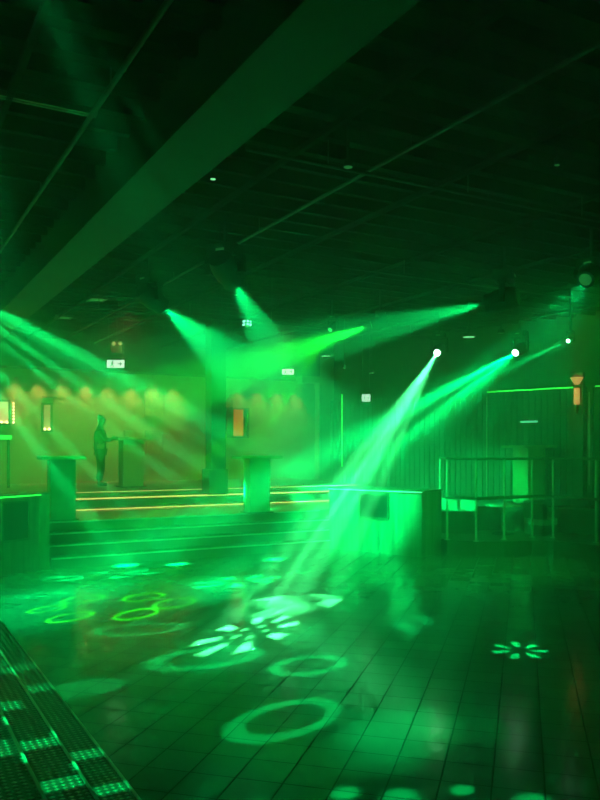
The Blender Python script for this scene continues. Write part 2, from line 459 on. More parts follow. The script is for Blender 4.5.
x0, x1, z0, z1 = rect_on_wall(232, 400, 243, 408)
boxobj('header_panel', ((x0+x1)/2, WY-.04, (z0+z1)/2), (x1-x0, .06, z1-z0), M['plaster'], t)
# vertical string of small bulbs
sb = thing('bulb_string', 'vertical string of small warm bulbs right of the bright cabinet', 'lights', wallpx(13, 413))
bm = bm_new(); x0, x1, z0, z1 = rect_on_wall(12, 402, 14.5, 424); add_box(bm, ((x0+x1)/2, WY-.02, (z0+z1)/2), (.05, .03, z1-z0)); obj('strip', bm, M['frame'], sb)
for i in range(7):
    bm = bm_new(); add_cyl(bm, ((x0+x1)/2, WY-.03, z0+(z1-z0)*(i+.5)/7), ((x0+x1)/2, WY-.07, z0+(z1-z0)*(i+.5)/7), .022, seg=8); obj('bulb', bm, M['lamp_warm'], sb)
def picture(r, label, ring):
    x0, x1, z0, z1 = r; xc, zc = (x0+x1)/2, (z0+z1)/2
    t = thing('framed_picture', label, 'picture', (xc, WY, zc), 'pictures behind the far table')
    boxobj('print', (xc, WY-.025, zc), (x1-x0-.08, .02, z1-z0-.08), M['picture'], t)
    bm = bm_new()
    for c, s in (((x0+.02, WY-.03, zc), (.04, .05, z1-z0)), ((x1-.02, WY-.03, zc), (.04, .05, z1-z0)), ((xc, WY-.03, z0+.02), (x1-x0, .05, .04)), ((xc, WY-.03, z1-.02), (x1-x0, .05, .04))): add_box(bm, c, s)
    obj('frame', bm, M['wood'], t)
    if ring:
        bm = bm_new(); add_lathe(bm, [(.13, 0), (.17, 0), (.17, .012), (.13, .012)], (xc-.02, WY-.037, zc), (0, -1, 0)); obj('round_motif', bm, M['wood'], t)
picture(rect_on_wall(144, 391, 164, 417), 'square tan picture with a round motif, upper of the two on the back wall', True)
picture(rect_on_wall(145, 431, 163, 455), 'plain tan picture behind the far table, lower of the two', False)
# picture rail lamp over the narrow niche
x0, x1, z0, z1 = rect_on_wall(42, 396, 56, 397)
tag(boxobj('picture_rail', ((x0+x1)/2, WY-.05, z0), (x1-x0, .08, .025), M['frame']), 'thin dark shelf rail above the narrow warm niche', 'shelf')
# left green lit counter on the tier
p = D(4, 436, 18.6)
gt = thing('service_counter', 'slim counter with green lit edge at the far left of the top tier', 'counter', (p.x, p.y, 1.05))
boxobj('counter_top', (p.x-.25, p.y, 2.27), (.8, .4, .06), M['darkwood'], gt, 0, .01)
boxobj('light_strip', (p.x-.25, p.y-.21, 2.25), (.78, .02, .09), M['led_green'], gt)
boxobj('leg', (p.x+.1, p.y, 1.645), (.06, .06, 1.19), M['black_metal'], gt)
boxobj('leg', (p.x-.6, p.y, 1.645), (.06, .06, 1.19), M['black_metal'], gt)

# downlights along the bulkhead
warm = (1, .68, .20)
def spot(name, loc, aim, energy, deg, col, blend=.3, r=.03, parent=None):
    ld = bpy.data.lights.new(name, 'SPOT'); ld.energy = energy; ld.color = col
    ld.spot_size = math.radians(deg); ld.spot_blend = blend; ld.shadow_soft_size = r
    o = bpy.data.objects.new(name, ld); COL.objects.link(o)
    o.location = loc; o.rotation_euler = (Vector(aim)-Vector(loc)).to_track_quat('-Z', 'Y').to_euler()
    return o
ords = ['first', 'second', 'third', 'fourth', 'fifth', 'sixth', 'seventh', 'eighth']
def downlight(px, i, where, e, group):
    p = YP(px, WY-.25, 4.12)
    t = thing('downlight', 'warm downlight, %s from the left over the %s' % (ords[i], where), 'downlight', p, group)
    bm = bm_new(); add_lathe(bm, [(.08, 0), (.095, 0), (.095, .03), (.08, .03)], (p.x, p.y, p.z-.03), (0, 0, 1), 16); obj('trim_ring', bm, M['grey_metal'], t)
    bm = bm_new(); add_lathe(bm, [(.075, 0), (.075, .012)], (p.x, p.y, p.z-.022), (0, 0, 1), 16); obj('lamp', bm, M['lamp_warm'], t)
    spot('downlight_beam', (p.x, p.y, p.z-.05), (p.x, p.y+.05, 1), e*1.8, 72, warm, 1, .03)
for i, px in enumerate((17, 40, 64, 88, 111, 133, 155, 176)): downlight(px, i, 'left stretch of back wall', 42, 'downlights over the left back wall')
for i, px in enumerate((241, 261, 281, 299)): downlight(px, i, 'right stretch of back wall', 22, 'downlights over the right back wall')

# ------------------------------------------------------------------ railing of the lounge
def top_z(d, py): return EYE-(py-HOR)*d/F
rl = thing('railing', 'metal railing with slim posts round the front of the lounge platform', 'railing', K(504, 14.65))
PB = []
for px, d in posts:
    b = K(px, d); b.z = PZ; PB.append(b)
    bm = bm_new(); add_cyl(bm, b, (b.x, b.y, 1.81), .022, seg=14); add_cyl(bm, b, (b.x, b.y, PZ+.015), .05, seg=14)
    obj('post', bm, M['chrome'], rl, True)
e = K(440, 15.35); e.z = 1.08
bm = bm_new(); add_cyl(bm, e, (e.x, e.y, 1.81), .022, seg=14); obj('post', bm, M['chrome'], rl, True)
pr = K(640, 13.3)
bm = bm_new(); add_cyl(bm, (pr.x, pr.y, PZ), (pr.x, pr.y, 1.81), .022, seg=14); obj('post', bm, M['chrome'], rl, True)
def path(z, ext=True, off=0): return [Vector((q.x, q.y, z)) for q in ([e]+PB+[pr])]
bm = bm_new(); add_tube(bm, path(1.80), .026); obj('top_rail', bm, M['darkwood'], rl, True)
bm = bm_new(); add_tube(bm, path(1.07), .03); obj('middle_rail', bm, M['darkwood'], rl, True)

# benches and banquette behind the railing
b = K(457, 15.95)
bn = thing('bench', 'pale upholstered bench behind the left end of the railing', 'bench', (b.x, b.y, PZ))
rz = math.radians(-42)
boxobj('base', (b.x, b.y, PZ+.22), (.75, .5, .44), M['darkwood'], bn, rz)
boxobj('seat', (b.x, b.y, PZ+.58), (.82, .56, .26), M['vinyl'], bn, rz, .03)
def arc_seat(name, c, r0, r1, a0, a1, label):
    t = thing(name, label, 'seat', (c.x, c.y, PZ))
    def sector(ra, rb, z0, z1, n=24):
        o = [(c.x+rb*math.cos(a0+(a1-a0)*i/n), c.y+rb*math.sin(a0+(a1-a0)*i/n)) for i in range(n+1)]
        i_ = [(c.x+ra*math.cos(a0+(a1-a0)*i/n), c.y+ra*math.sin(a0+(a1-a0)*i/n)) for i in range(n+1)]
        bm = bm_new(); add_prism(bm, o+i_[::-1], z0, z1); return bm
    obj('base', sector(r0+.05, r1, PZ, PZ+.2), M['darkwood'], t)
    obj('seat', sector(r0, r1, PZ+.2, PZ+.32), M['vinyl'], t)
    obj('backrest', sector(r1-.12, r1+.02, PZ+.32, PZ+.62), M['darkvinyl'], t)
    return t
arc_seat('curved_banquette', K(568, 15.75), .38, .85, math.radians(10), math.radians(190), 'curved low banquette with a pale seat behind the railing')
b = K(503, 15.6)
lt = thing('low_table', 'low round table on the lounge platform behind the railing', 'table', (b.x, b.y, PZ))
bm = bm_new(); add_lathe(bm, [(.22, 0), (.22, .02), (.035, .04), (.035, .5), (.12, .55)], (b.x, b.y, PZ), (0, 0, 1)); obj('pedestal', bm, M['black_metal'], lt, True)
bm = bm_new(); add_lathe(bm, [(.33, 0), (.35, .01), (.35, .035), (.33, .045)], (b.x, b.y, PZ+.55), (0, 0, 1)); obj('table_top', bm, M['vinyl'], lt, True)

# wall lamp on pilaster
def wbox(name, k, off, w, dpt, z0, z1, m, parent=None):
    n = math.hypot(1.36, 1.2)
    cpt = wl(k, 0, off+.01); q = wl(k+.1)-wl(k-.1); ang = math.atan2(q.y, q.x)
    return boxobj(name, (cpt.x, cpt.y, (z0+z1)/2), (w, dpt, z1-z0), m, parent, ang, .005)
kp = -1.04
for k in (-1.04, -2.9):
    o = wbox('trim_pilaster', k, .06, .22, .12, PZ if k > -1 else .78, 3.62, M['darkwood']); o['kind'] = 'structure'; relabel(o, 'dark flat pilaster on the slatted wall', 'pilaster')
a = wl(kp, 0, .19)
M['amber'] = mat('amber_glow', (.5, .3, .1), .4, emit=(1, .48, .14), es=.75)
sc = thing('wall_lamp', 'brass torch wall lamp glowing upwards on the dark pilaster', 'lamp', (a.x, a.y, 3.2))
M['brass'] = mat('brass', (.6, .32, .13), .3, .9, noise=.1)
bm = bm_new(); add_cyl(bm, (a.x, a.y, 2.85), (a.x, a.y, 3.34), .05, .055); add_cyl(bm, (a.x, a.y, 2.72), (a.x, a.y, 2.85), .02, .05); obj('stem', bm, M['brass'], sc, True)
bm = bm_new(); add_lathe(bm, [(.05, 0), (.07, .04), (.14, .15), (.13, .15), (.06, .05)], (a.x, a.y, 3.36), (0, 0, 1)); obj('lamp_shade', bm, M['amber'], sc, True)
bm = bm_new(); add_cyl(bm, (a.x, a.y, 2.93), (a.x, a.y, 3.28), .06, .062); obj('glow_sleeve', bm, M['amber'], sc, True)  # sleeve added round the stem; its glow stands for light on the brass
bm = bm_new(); q = bmesh.ops.create_uvsphere(bm, u_segments=16, v_segments=10, radius=.05); bmesh.ops.translate(bm, vec=(a.x, a.y, 3.47), verts=q['verts']); obj('bulb', bm, M['lamp_warm'], sc, True)
spot('wall_lamp_light', (a.x, a.y, 3.56), (a.x, a.y, 5), 22, 60, (1, .45, .12), .9, .03)
spot('lamp_body_fill', tuple(wl(kp-.0, 3.9, .6)), tuple(wl(kp, 2.9, .15)), 30, 24, (1, .5, .2), .9, .04)  # unseen spot added in front to brighten the lamp body

# green bar light on the slatted wall
bl = thing('bar_light', 'short green glowing bar light on the slatted wall', 'light', wl(-.42, 2.6, .1))
k = -.42
wbox('housing', k, .05, .44, .05, 2.54, 2.66, M['black_plastic'], bl)
wbox('tube', k, .09, .40, .03, 2.57, 2.61, M['led_teal'], bl)
# slim vertical light lines
for k, z0, z1, lab, m in ((2.55, 1.5, 3.45, 'slim vertical green light line beside the left end of the slatted wall', M['led_green']),
                       (.17, PZ+.5, 3.2, 'slim dim vertical green light line left of the bar light', M['lamp_dim']),
                       (-1.16, 1.2, 3.2, 'slim vertical green light line just right of the pilaster', M['lamp_dim'])):
    tag(wbox('light_line', k, .045, .02, .03, z0, z1, m), lab, 'light strip')

# ------------------------------------------------------------------ signs
def exit_sign(px, py, d, w, h, label, drop=True, twin=False, arrow=False):
    p = D(px, py, d); t = thing('exit_sign', label, 'sign', p)
    ang = -YAW
    def b(name, dx, dz, dy, s, m, par=t):
        o = Vector((dx*math.cos(ang)+dy*math.sin(ang)*-1, dx*math.sin(ang)+dy*math.cos(ang), dz))
        return boxobj(name, p+o, s, m, par, ang)
    b('housing', 0, 0, 0, (w, .06, h), M['black_plastic'])
    b('panel', 0, 0, -.035, (w*.95, .012, h*.88), M['sign_white'])
    def shape(name, quads, m):
        bm = bm_new()
        for dx, dz, sx, sz, r in quads:
            o = Vector((dx*w*math.cos(ang)+.045*math.sin(ang), dx*w*math.sin(ang)-.045*math.cos(ang), dz*h))
            R = Matrix.Rotation(ang, 3, 'Z') @ Matrix.Rotation(r, 3, 'Y')
            add_box(bm, p+o, (sx*w, .006, sz*h), rot=R)
        obj(name, bm, m, t)
    shape('running_figure', [(-.20, .02, .09, .34, .15), (-.16, .3, .07, .13, 0), (-.25, -.22, .05, .3, .5), (-.13, -.22, .05, .3, -.5), (-.1, .08, .16, .07, .3)], M['sign_green'])
    shape('arrow', [(.2, 0, .2, .10, 0), (.29, .09, .05, .28, -.7), (.29, -.09, .05, .28, .7)], M['sign_green'])
    if drop:
        bm = bm_new()
        for s in (-1, 1):
            o = Vector((s*w*.4*math.cos(ang), s*w*.4*math.sin(ang), 0))
            add_cyl(bm, p+o+Vector((0, 0, h/2)), Vector((p.x+o.x, p.y+o.y, CEIL-.01)), .006, seg=8)
        obj('hanger', bm, M['grey_metal'], t)
    return p
p = exit_sign(116, 364, 17.2, .40, .19, 'lit exit sign hanging over the stage below the twin lamp box')
exit_sign(288, 372, 19.0, .30, .15, 'lit exit sign hanging left of the pale column')
exit_sign(366, 398, 19.5, .22, .20, 'small square lit exit sign hanging right of the pale column')
p = D(117, 349, 16.9)
tw = thing('emergency_light', 'twin headed emergency light box above the exit sign', 'light', p)
boxobj('battery_box', p, (.24, .1, .18), M['column'], tw, -YAW, .01)
for s in (-1, 1):
    q = p+Vector((s*.07*C_, -s*.07*S_, .12))
    bm = bm_new(); add_lathe(bm, [(.02, 0), (.04, .02), (.045, .09)], q+Vector((0, .03, 0)), (-.3*S_, -1, -.1), 16); obj('lamp_head', bm, M['vinyl'], tw, True)
bm = bm_new(); add_cyl(bm, p+Vector((0, 0, .09)), (p.x, p.y, CEIL-.01), .008, seg=8); obj('hanger', bm, M['grey_metal'], tw)

# ------------------------------------------------------------------ ceiling fittings
def tile_light(px, py, w, l, label, m, z=CEIL-.16):
    p = G2(px, py, z)
    t = thing('ceiling_fitting', label, 'ceiling fitting', p)
    bm = bm_new()
    for c, s in (((p.x-w/2, p.y, z), (.03, l, .05)), ((p.x+w/2, p.y, z), (.03, l, .05)), ((p.x, p.y-l/2, z), (w+.03, .03, .05)), ((p.x, p.y+l/2, z), (w+.03, .03, .05))): add_box(bm, c, s)
    add_box(bm, (p.x, p.y, z+.05), (w, l, .06))
    obj('frame', bm, M['grey_metal'], t)
    boxobj('diffuser', (p.x, p.y, z), (w-.05, l-.05, .03), m, t)
    return t
def G2(px, py, z): return D(px, py, F*(z-EYE)/(HOR-py))
tl = tile_light(218, 80, .26, .20, 'square ceiling fitting beside the wide grey beam', M['lamp_dim'])
p = G2(224, 82, CEIL-.16); boxobj('lens', (p.x, p.y, CEIL-.185), (.05, .04, .02), M['lens_glass'], tl)
tile_light(97, 299, .3, .35, 'faint long ceiling light nearer the twin moving heads', M['lamp_dim'])
tile_light(64, 317, .3, .35, 'faint long ceiling light next to the end of the grey beam', M['lamp_dim'])
tile_light(40, 102, .9, .05, 'slim ceiling rail fitting left of the thin pipe', M['grey_metal'])
def disc_light(px, py, d, r, label, m, name='ceiling_spotlight'):
    p = D(px, py, d); t = thing(name, label, 'ceiling light', p, 'round ceiling lights')
    bm = bm_new(); add_lathe(bm, [(r*.3, .08), (r*1.08, .06), (r*1.08, 0), (r, 0), (r, .01), (r*.2, .012)], p, (0, 0, 1), 24); obj('housing', bm, M['black_metal'], t, True)
    bm = bm_new(); add_lathe(bm, [(r*.95, 0), (r*.95, .008)], p+Vector((0, 0, -.004)), (0, 0, 1), 24); obj('lens', bm, m, t)
    bm = bm_new(); add_cyl(bm, p+Vector((0, 0, .08)), (p.x, p.y, CEIL-.01), .012, seg=8); obj('stem', bm, M['black_metal'], t)
    return p
disc_light(469, 337, 15.5, .12, 'round green glowing ceiling light between the two bright beams', M['lamp_green'])
disc_light(326, 356, 19.0, .12, 'round green glowing ceiling light below the long left pointing beam', M['lamp_green'])
disc_light(371.5, 373, 18.5, .06, 'small round ceiling light directly above the small square exit sign', M['lamp_green'])
disc_light(344, 368, 18.8, .04, 'tiny round ceiling light between the pale column and small exit sign', M['lamp_green'])
disc_light(214, 373, 19.5, .06, 'tiny round ceiling light in front of the dark column top', M['lamp_green'])
disc_light(348, 167, 7.0, .04, 'small round ceiling fitting by the long suspended pipe', M['lamp_dim'])
disc_light(213, 179, 7.2, .025, 'tiny bright ceiling lamp above the large moving head', M['lamp_green'])
disc_light(557, 165, 7.5, .025, 'tiny ceiling lamp near the dark right side of the ceiling', M['lamp_dim'])
disc_light(236, 295, 13, .035, 'tiny ceiling lamp under the large moving head', M['lamp_dim'])
disc_light(501, 333, 15, .06, 'dim round ceiling light right of the bright round one', M['lamp_dim'])

# rigging pipes
M['pipe'] = mat('dark_pipe', (.05, .052, .05), .5, .3, noise=.2)
def pipe(a, b, r, label, n=0):
    t = thing('rigging_pipe', label, 'pipe', a)
    bm = bm_new(); add_cyl(bm, a, b, r, seg=12); obj('tube', bm, M['pipe'], t, True)
    for i in range(n):
        q = Vector(a).lerp(Vector(b), (i+.5)/n)
        bm = bm_new(); add_cyl(bm, q, (q.x, q.y, CEIL-.05), .008, seg=8); obj('hanger', bm, M['grey_metal'], t)
Z = 4.62
p = G2(300, 160, Z); pipe((2.9, p.y, Z), (13, p.y, Z), .018, 'long thin suspended pipe crossing the black ceiling above the moving heads', 6)
p = G2(100, 309, Z); pipe((2.9, p.y, Z), (12, p.y, Z), .02, 'suspended pipe behind the twin moving heads', 5)
p = G2(450, 300, Z); pipe((6, p.y-1.2, Z), (15, p.y-1.2, Z), .02, 'suspended pipe carrying the moving head on the right side', 4)
p = G2(100, 103, 4.8); pipe((p.x, -1, 4.8), (p.x, 13, 4.8), .022, 'thin pipe running beside the wide grey beam', 5)
p = G2(425, 140, 4.75); pipe((p.x, 1, 4.75), (p.x, 20, 4.75), .02, 'thin pipe running away over the middle of the dance floor', 6)

# small mirror ball with stay wires; glowing facets stand in for reflected glints
p = D(247, 323.5, 13.5)
ml = thing('mirror_ball', 'small sparkling cyan ball held by thin stay wires under the ceiling', 'mirror ball', p)
bm = bm_new(); q = bmesh.ops.create_uvsphere(bm, u_segments=12, v_segments=8, radius=.065); bmesh.ops.translate(bm, vec=p, verts=q['verts']); obj('ball', bm, mat('mirror_facets', (.7, .9, .9), .12, 1), ml)
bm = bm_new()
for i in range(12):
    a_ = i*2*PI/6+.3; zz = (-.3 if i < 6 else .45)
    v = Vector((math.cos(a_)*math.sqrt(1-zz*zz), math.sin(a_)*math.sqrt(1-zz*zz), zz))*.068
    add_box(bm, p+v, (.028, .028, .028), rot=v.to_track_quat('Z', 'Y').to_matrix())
obj('glow_facet', bm, emat('painted_glint', (.35, 1, .85), 2.2), ml)
bm = bm_new(); add_cyl(bm, p+Vector((0, 0, .06)), (p.x, p.y, CEIL-.01), .004, seg=6)
for tx, ty, dd in ((222, 338, 13.9), (272, 338, 13.9), (272, 303, 13.2)):
    q = D(tx, ty, dd); add_cyl(bm, p, q, .004, seg=6); add_cyl(bm, q, (q.x, q.y, CEIL-.01), .003, seg=6)
obj('wire', bm, M['grey_metal'], ml)

# ------------------------------------------------------------------ gobo lights
def gobo(o, shapes, base=0.0):
    """o: spot; shapes: (target, radius m, inner fraction, petals, gain[, phase]) projected as by a metal gobo wheel."""
    ld = o.data; ld.use_nodes = True; nt = ld.node_tree; L = nt.links.new
    em = [n for n in nt.nodes if n.type == 'EMISSION'][0]
    R = o.rotation_euler.to_matrix()
    ax, ay, az = R @ Vector((1, 0, 0)), R @ Vector((0, 1, 0)), R @ Vector((0, 0, -1))
    def mth(op, a, b=None, c=None, clamp=False):
        n = nt.nodes.new('ShaderNodeMath'); n.operation = op; n.use_clamp = clamp
        for i, v in enumerate((a, b, c)):
            if v is None: continue
            if isinstance(v, (int, float)): n.inputs[i].default_value = v
            else: L(v, n.inputs[i])
        return n.outputs[0]
    geo = nt.nodes.new('ShaderNodeNewGeometry')
    def dot(v):
        n = nt.nodes.new('ShaderNodeVectorMath'); n.operation = 'DOT_PRODUCT'
        L(geo.outputs['Incoming'], n.inputs[0]); n.inputs[1].default_value = v; return n.outputs['Value']
    w = dot(az); x = mth('DIVIDE', dot(ax), w); y = mth('DIVIDE', dot(ay), w)
    tot = None
    loc = Vector(o.location)
    for s in shapes:
        tgt, rad, inner, pet, gain = s[:5]; ph = s[5] if len(s) > 5 else 0
        v = Vector(tgt)-loc; dz = v.dot(az); cx, cy = v.dot(ax)/dz, v.dot(ay)/dz; r = rad/dz
        dx, dy = mth('SUBTRACT', x, cx), mth('SUBTRACT', y, cy)
        if pet == -2:            # bar: rad = half width along x, inner = half length along y
            def pj(q): q = Vector(q)-loc; z_ = q.dot(az); return q.dot(ax)/z_-cx, q.dot(ay)/z_-cy
            ea, eb = pj(Vector(tgt)+Vector((rad, 0, 0))), pj(Vector(tgt)+Vector((0, inner, 0)))
            det = ea[0]*eb[1]-ea[1]*eb[0]
            ua = mth('ABSOLUTE', mth('ADD', mth('MULTIPLY', dx, eb[1]/det), mth('MULTIPLY', dy, -eb[0]/det)))
            ub = mth('ABSOLUTE', mth('ADD', mth('MULTIPLY', dx, -ea[1]/det), mth('MULTIPLY', dy, ea[0]/det)))
            m = mth('MULTIPLY', mth('DIVIDE', mth('SUBTRACT', 1.0, ua), .08, clamp=True), mth('DIVIDE', mth('SUBTRACT', 1.0, ub), .15, clamp=True))
            m = mth('MULTIPLY', m, gain); tot = m if tot is None else mth('ADD', tot, m)
            continue
        dist = mth('SQRT', mth('ADD', mth('MULTIPLY', dx, dx), mth('MULTIPLY', dy, dy)))
        sf = .10*r if pet >= 0 else .5*r
        m = mth('DIVIDE', mth('SUBTRACT', r, dist), sf, clamp=True)
        if inner > 0:
            m = mth('MULTIPLY', m, mth('DIVIDE', mth('SUBTRACT', dist, inner*r), .1*r, clamp=True))
        if pet > 0:
            th = mth('ARCTAN2', dy, dx)
            c = mth('COSINE', mth('MULTIPLY_ADD', th, float(pet), ph))
            m = mth('MULTIPLY', m, mth('MULTIPLY', mth('SUBTRACT', c, .25), 3.0, clamp=True))
        if pet == -3:            # banded disc
            c = mth('SINE', mth('MULTIPLY', mth('ADD', mth('MULTIPLY', dx, .35), dy), 7.0/r))
            m = mth('MULTIPLY', m, mth('MULTIPLY_ADD', c, .5, .55, clamp=True))
        m = mth('MULTIPLY', m, gain)
        tot = m if tot is None else mth('ADD', tot, m)
    if base: tot = mth('ADD', tot, base)
    L(tot, em.inputs['Strength'])

# ------------------------------------------------------------------ moving heads
def moving_head(lens, aim, s, label, lensm, group='moving head lights'):
    lens = Vector(lens); ax = (Vector(aim)-lens).normalized()
    cen = lens-ax*.26*s
    t = thing('moving_head', label, 'stage light', (cen.x, cen.y, CEIL-.2), group)
    side = ax.cross(Vector((0, 0, 1))).normalized()
    ztop = min(CEIL-.45, cen.z+.42*s)
    bm = bm_new(); add_lathe(bm, [(.06*s, -.2*s), (.13*s, -.17*s), (.155*s, -.05*s), (.15*s, .1*s), (.12*s, .2*s), (.125*s, .25*s), (.09*s, .25*s), (.09*s, .24*s)], cen, ax)
    h = obj('lamp_head', bm, M['black_plastic'], t, True)
    bm = bm_new(); add_lathe(bm, [(.085*s, .245*s), (.085*s, .252*s)], cen, ax); obj('lens', bm, lensm, h)
    bm = bm_new()
    for k in (-1, 1):
        q = cen+side*k*.2*s
        add_box(bm, q+Vector((0, 0, (ztop-.12*s-cen.z)/2-.02)), (.07*s, .07*s, ztop-.12*s-cen.z+.1*s), math.atan2(side.y, side.x), .008)
        add_cyl(bm, q, cen+side*k*.14*s, .03*s, seg=12)
    add_box(bm, (cen.x, cen.y, ztop-.14*s), (.46*s, .12*s, .06*s), math.atan2(side.y, side.x), .008)
    obj('yoke', bm, M['black_metal'], t)
    bm = bm_new(); add_box(bm, (cen.x, cen.y, ztop-.04*s), (.34*s, .26*s, .14*s), math.atan2(side.y, side.x), .015); bs = obj('base', bm, M['black_plastic'], t)
    sd = Vector((-side.y, side.x, 0)).normalized()
    if sd.dot(-cen) < 0: sd = -sd
    c2 = Vector((cen.x, cen.y, ztop-.04*s))+sd*.135*s
    bm = bm_new(); add_box(bm, c2, (.1*s, .01, .025*s), math.atan2(side.y, side.x)); obj('display', bm, M['lamp_dim'], bs)
    bm = bm_new(); add_cyl(bm, (cen.x, cen.y, ztop+.02*s), (cen.x, cen.y, CEIL+.004), .025, seg=12); obj('clamp', bm, M['black_metal'], t)
    return t
GT = (.0, 1, .17)     # teal green of the discharge heads
GY = (.018, 1, .0)    # yellow green
def ringR(px, py, w): # radius in metres of something w px wide at the floor spot
    return w/2*(F*EYE/(py-HOR))/F

EN = 14.0
# A: bright beam
LA = D(437, 353, 16.5); tA = G(252, 632)
moving_head(LA, tA, .8, 'moving head sending the narrow brightest white green beam down left', M['lens_hot'])
o = spot('beam_light', LA, tA, 22000*EN, 15, (.07, 1, .26), .1, .02)
gobo(o, [(tA, .42, .50, 8, 1.1, .5), (tA, .16, .5, 5, .5, 1), (G(300, 600), .55, .5, 4, .3), (G(292, 600), .62, 0, -3, .30)])
# B: fan
LB = D(515, 353, 15.8); tB = G(230, 590)
moving_head(LB, tB, .8, 'moving head throwing the wide fan of beams in front of slatted wall', M['lens_hot'])
o = spot('beam_light', LB, G(150, 600), 13000*EN, 84, (.0, 1, .18), .1, .02)
gobo(o, [(G(240, 581), .42, .3, 7, .8), (G(108, 575), .40, .3, 6, .7), (G(41, 595), .17, .45, 8, 1.2),
         (G(300, 572), .16, .3, 4, .35, 1), (G(410, 625), .30, 0, -3, .10, 2), (D(375, 436, 13.4), .66, 0, -3, .30), (D(430, 446, 12.0), .28, 0, -3, .15)])
# C: thin beam right
LC = D(568, 341, 13.7); tC = G(390, 620)
moving_head(LC, D(500, 372, 12.3), .36, 'small moving head with a thin beam at the far right', M['lens_hot'])
o = spot('beam_light', LC, D(500, 372, 12.3), 1500*EN, 3.5, GT, .3, .02)
# D, E: washes on left
LD = D(163, 307, 11.8); tD = D(300, 420, 14)
moving_head(LD, tD, 1.05, 'large moving head beside the grey beam pointing down right', M['lens_green'])
spot('wash_light', LD, tD, 850*EN, 34, GT, .4, .04)
LE = D(234, 283, 10.2); tE = D(300, 400, 12.5)
moving_head(LE, tE, 1.15, 'largest moving head hanging over the mirror ball', M['lens_green'])
spot('wash_light', LE, tE, 550*EN, 28, GT, .4, .04)
# F: yellow green beam left
LF = D(371, 325, 14.6); tF = D(170, 395, 15)
moving_head(LF, tF, .7, 'moving head shooting a yellow green beam to the left', M['lens_green'])
spot('wash_light', LF, tF, 2300*EN, 20, (.008, 1, .04), .5, .04)
# G: right beam to left
LG = D(485, 304, 11.5); tG = D(330, 340, 12.5)
moving_head(LG, tG, 1.1, 'large moving head in the dark right of the room pointing left', M['lens_green'])
spot('wash_light', LG, tG, 900*EN, 19, GT, .5, .04)
# H: rings on the near floor
LH = D(585, 280, 10.5); tH = G(290, 690)
moving_head(LH, tH, 1.0, 'moving head cut by the right picture edge over the lounge', M['lamp_dim'])
o = spot('beam_light', LH, G(300, 690), 800*EN, 60, GT, .1, .02)
rings = []
for px, py, w in ((288, 718, 112), (210, 657, 100), (310, 665, 78), (142, 629, 76), (515, 597, 84), (508, 570, 80)):
    g = .35 if px > 400 else 1
    rings.append((G(px, py), ringR(px, py, w)*.8, .62, 0, g))
rings += [(G(75, 690), .25, 0, 0, .6), (G(400, 735), .45, 0, -1, .5), (G(520, 650), .28, .3, 7, 1.0)]
gobo(o, rings)
# yellow rings
LY = D(330, 330, 15.0)
moving_head(LY, G(110, 605), .5, 'small moving head hidden in haze behind the yellow green beam', M['lens_green'])
o = spot('beam_light', LY, G(110, 605), 6500*EN, 40, GY, .1, .02)
yr = [(G(px, py), ringR(px, py, w)*.8, .78, 0, g) for px, py, w, g in ((48, 609, 32, 1), (71, 617, 40, 1.2), (84, 599, 38, .6), (144, 597, 42, .6), (137, 614, 44, 1), (175, 603, 46, .5), (303, 557, 16, .9), (308, 562, 16, .7), (337, 563, 18, .9), (358, 559, 18, .9))]
gobo(o, yr)
# L0: offstage left beams
L0 = D(-110, 255, 10)
moving_head(L0, G(300, 545), 1.0, 'moving head hanging beyond the left picture edge', M['lens_green'])
o = spot('beam_light', L0, D(150, 470, 13), 24000*EN, 62, (.0, 1, .17), .1, .03)
gobo(o, [(D(250, 445, 17), .36, 0, -1, .9), (D(250, 468, 17), .18, 0, -1, .6), (D(240, 492, 16), .26, 0, -1, .6), (D(200, 500, 13), .14, 0, -1, .5), (D(150, 535, 13), .16, 0, -1, .4), (D(110, 545, 13), .20, 0, -1, .5)])
# L1: above and behind, bars over plates and the near floor
L1 = Vector((.2, 3.2, 4.6))
o = spot('beam_light', L1, G(150, 740), 220*EN, 110, GT, .1, .02)
br = [(Vector((x, G(px, py, z).y, z)), w_, h_, -2, g) for px, py, z, x, w_, h_, g in (
    (32, 666, .17, 1.095, .14, .11, 1.3), (44, 687, .17, 1.095, .14, .10, 1.3), (8, 662, .34, .83, .12, .09, 1), (10, 670, .34, .83, .14, .08, 1.2), (88, 754, .17, 1.095, .14, .07, 1.3), (114, 788, .17, 1.095, .14, .06, 1.3),
    (41, 743, .34, .80, .14, .075, 1.2), (65, 783, .34, .80, .14, .07, 1.2), (8, 706, .34, .76, .12, .1, 1), (9, 747, .51, .50, .14, .12, .8))]
br += [(G(345, 793), .10, 0, -1, 1), (G(400, 797), .13, 0, -1, 1.1), (G(462, 790), .08, 0, -1, 1.2), (G(532, 802), .13, 0, -1, 1), (G(385, 725), .45, 0, -1, .35), (G(250, 815), .25, .3, 4, .1)]
gobo(o, br)
# wide green fill spots added out of view to lift the ambient light
spot('green_fill', D(-150, 272, 9), (5.8, 13.5, 0), 210*EN, 66, (.0, 1, .08), 1, .1)
spot('green_fill', D(760, 250, 10), (8.0, 14.0, 0), 110*EN, 75, (.0, 1, .04), 1, .1)
for x_ in (4.6, 8.2):  # warm fill added for the table fronts and wall foot, without any fitting
    spot('stage_fill', (x_, 15.2, 4.75), (x_+.4, 20.5, .9), 120, 75, (1, .66, .20), 1, .1)

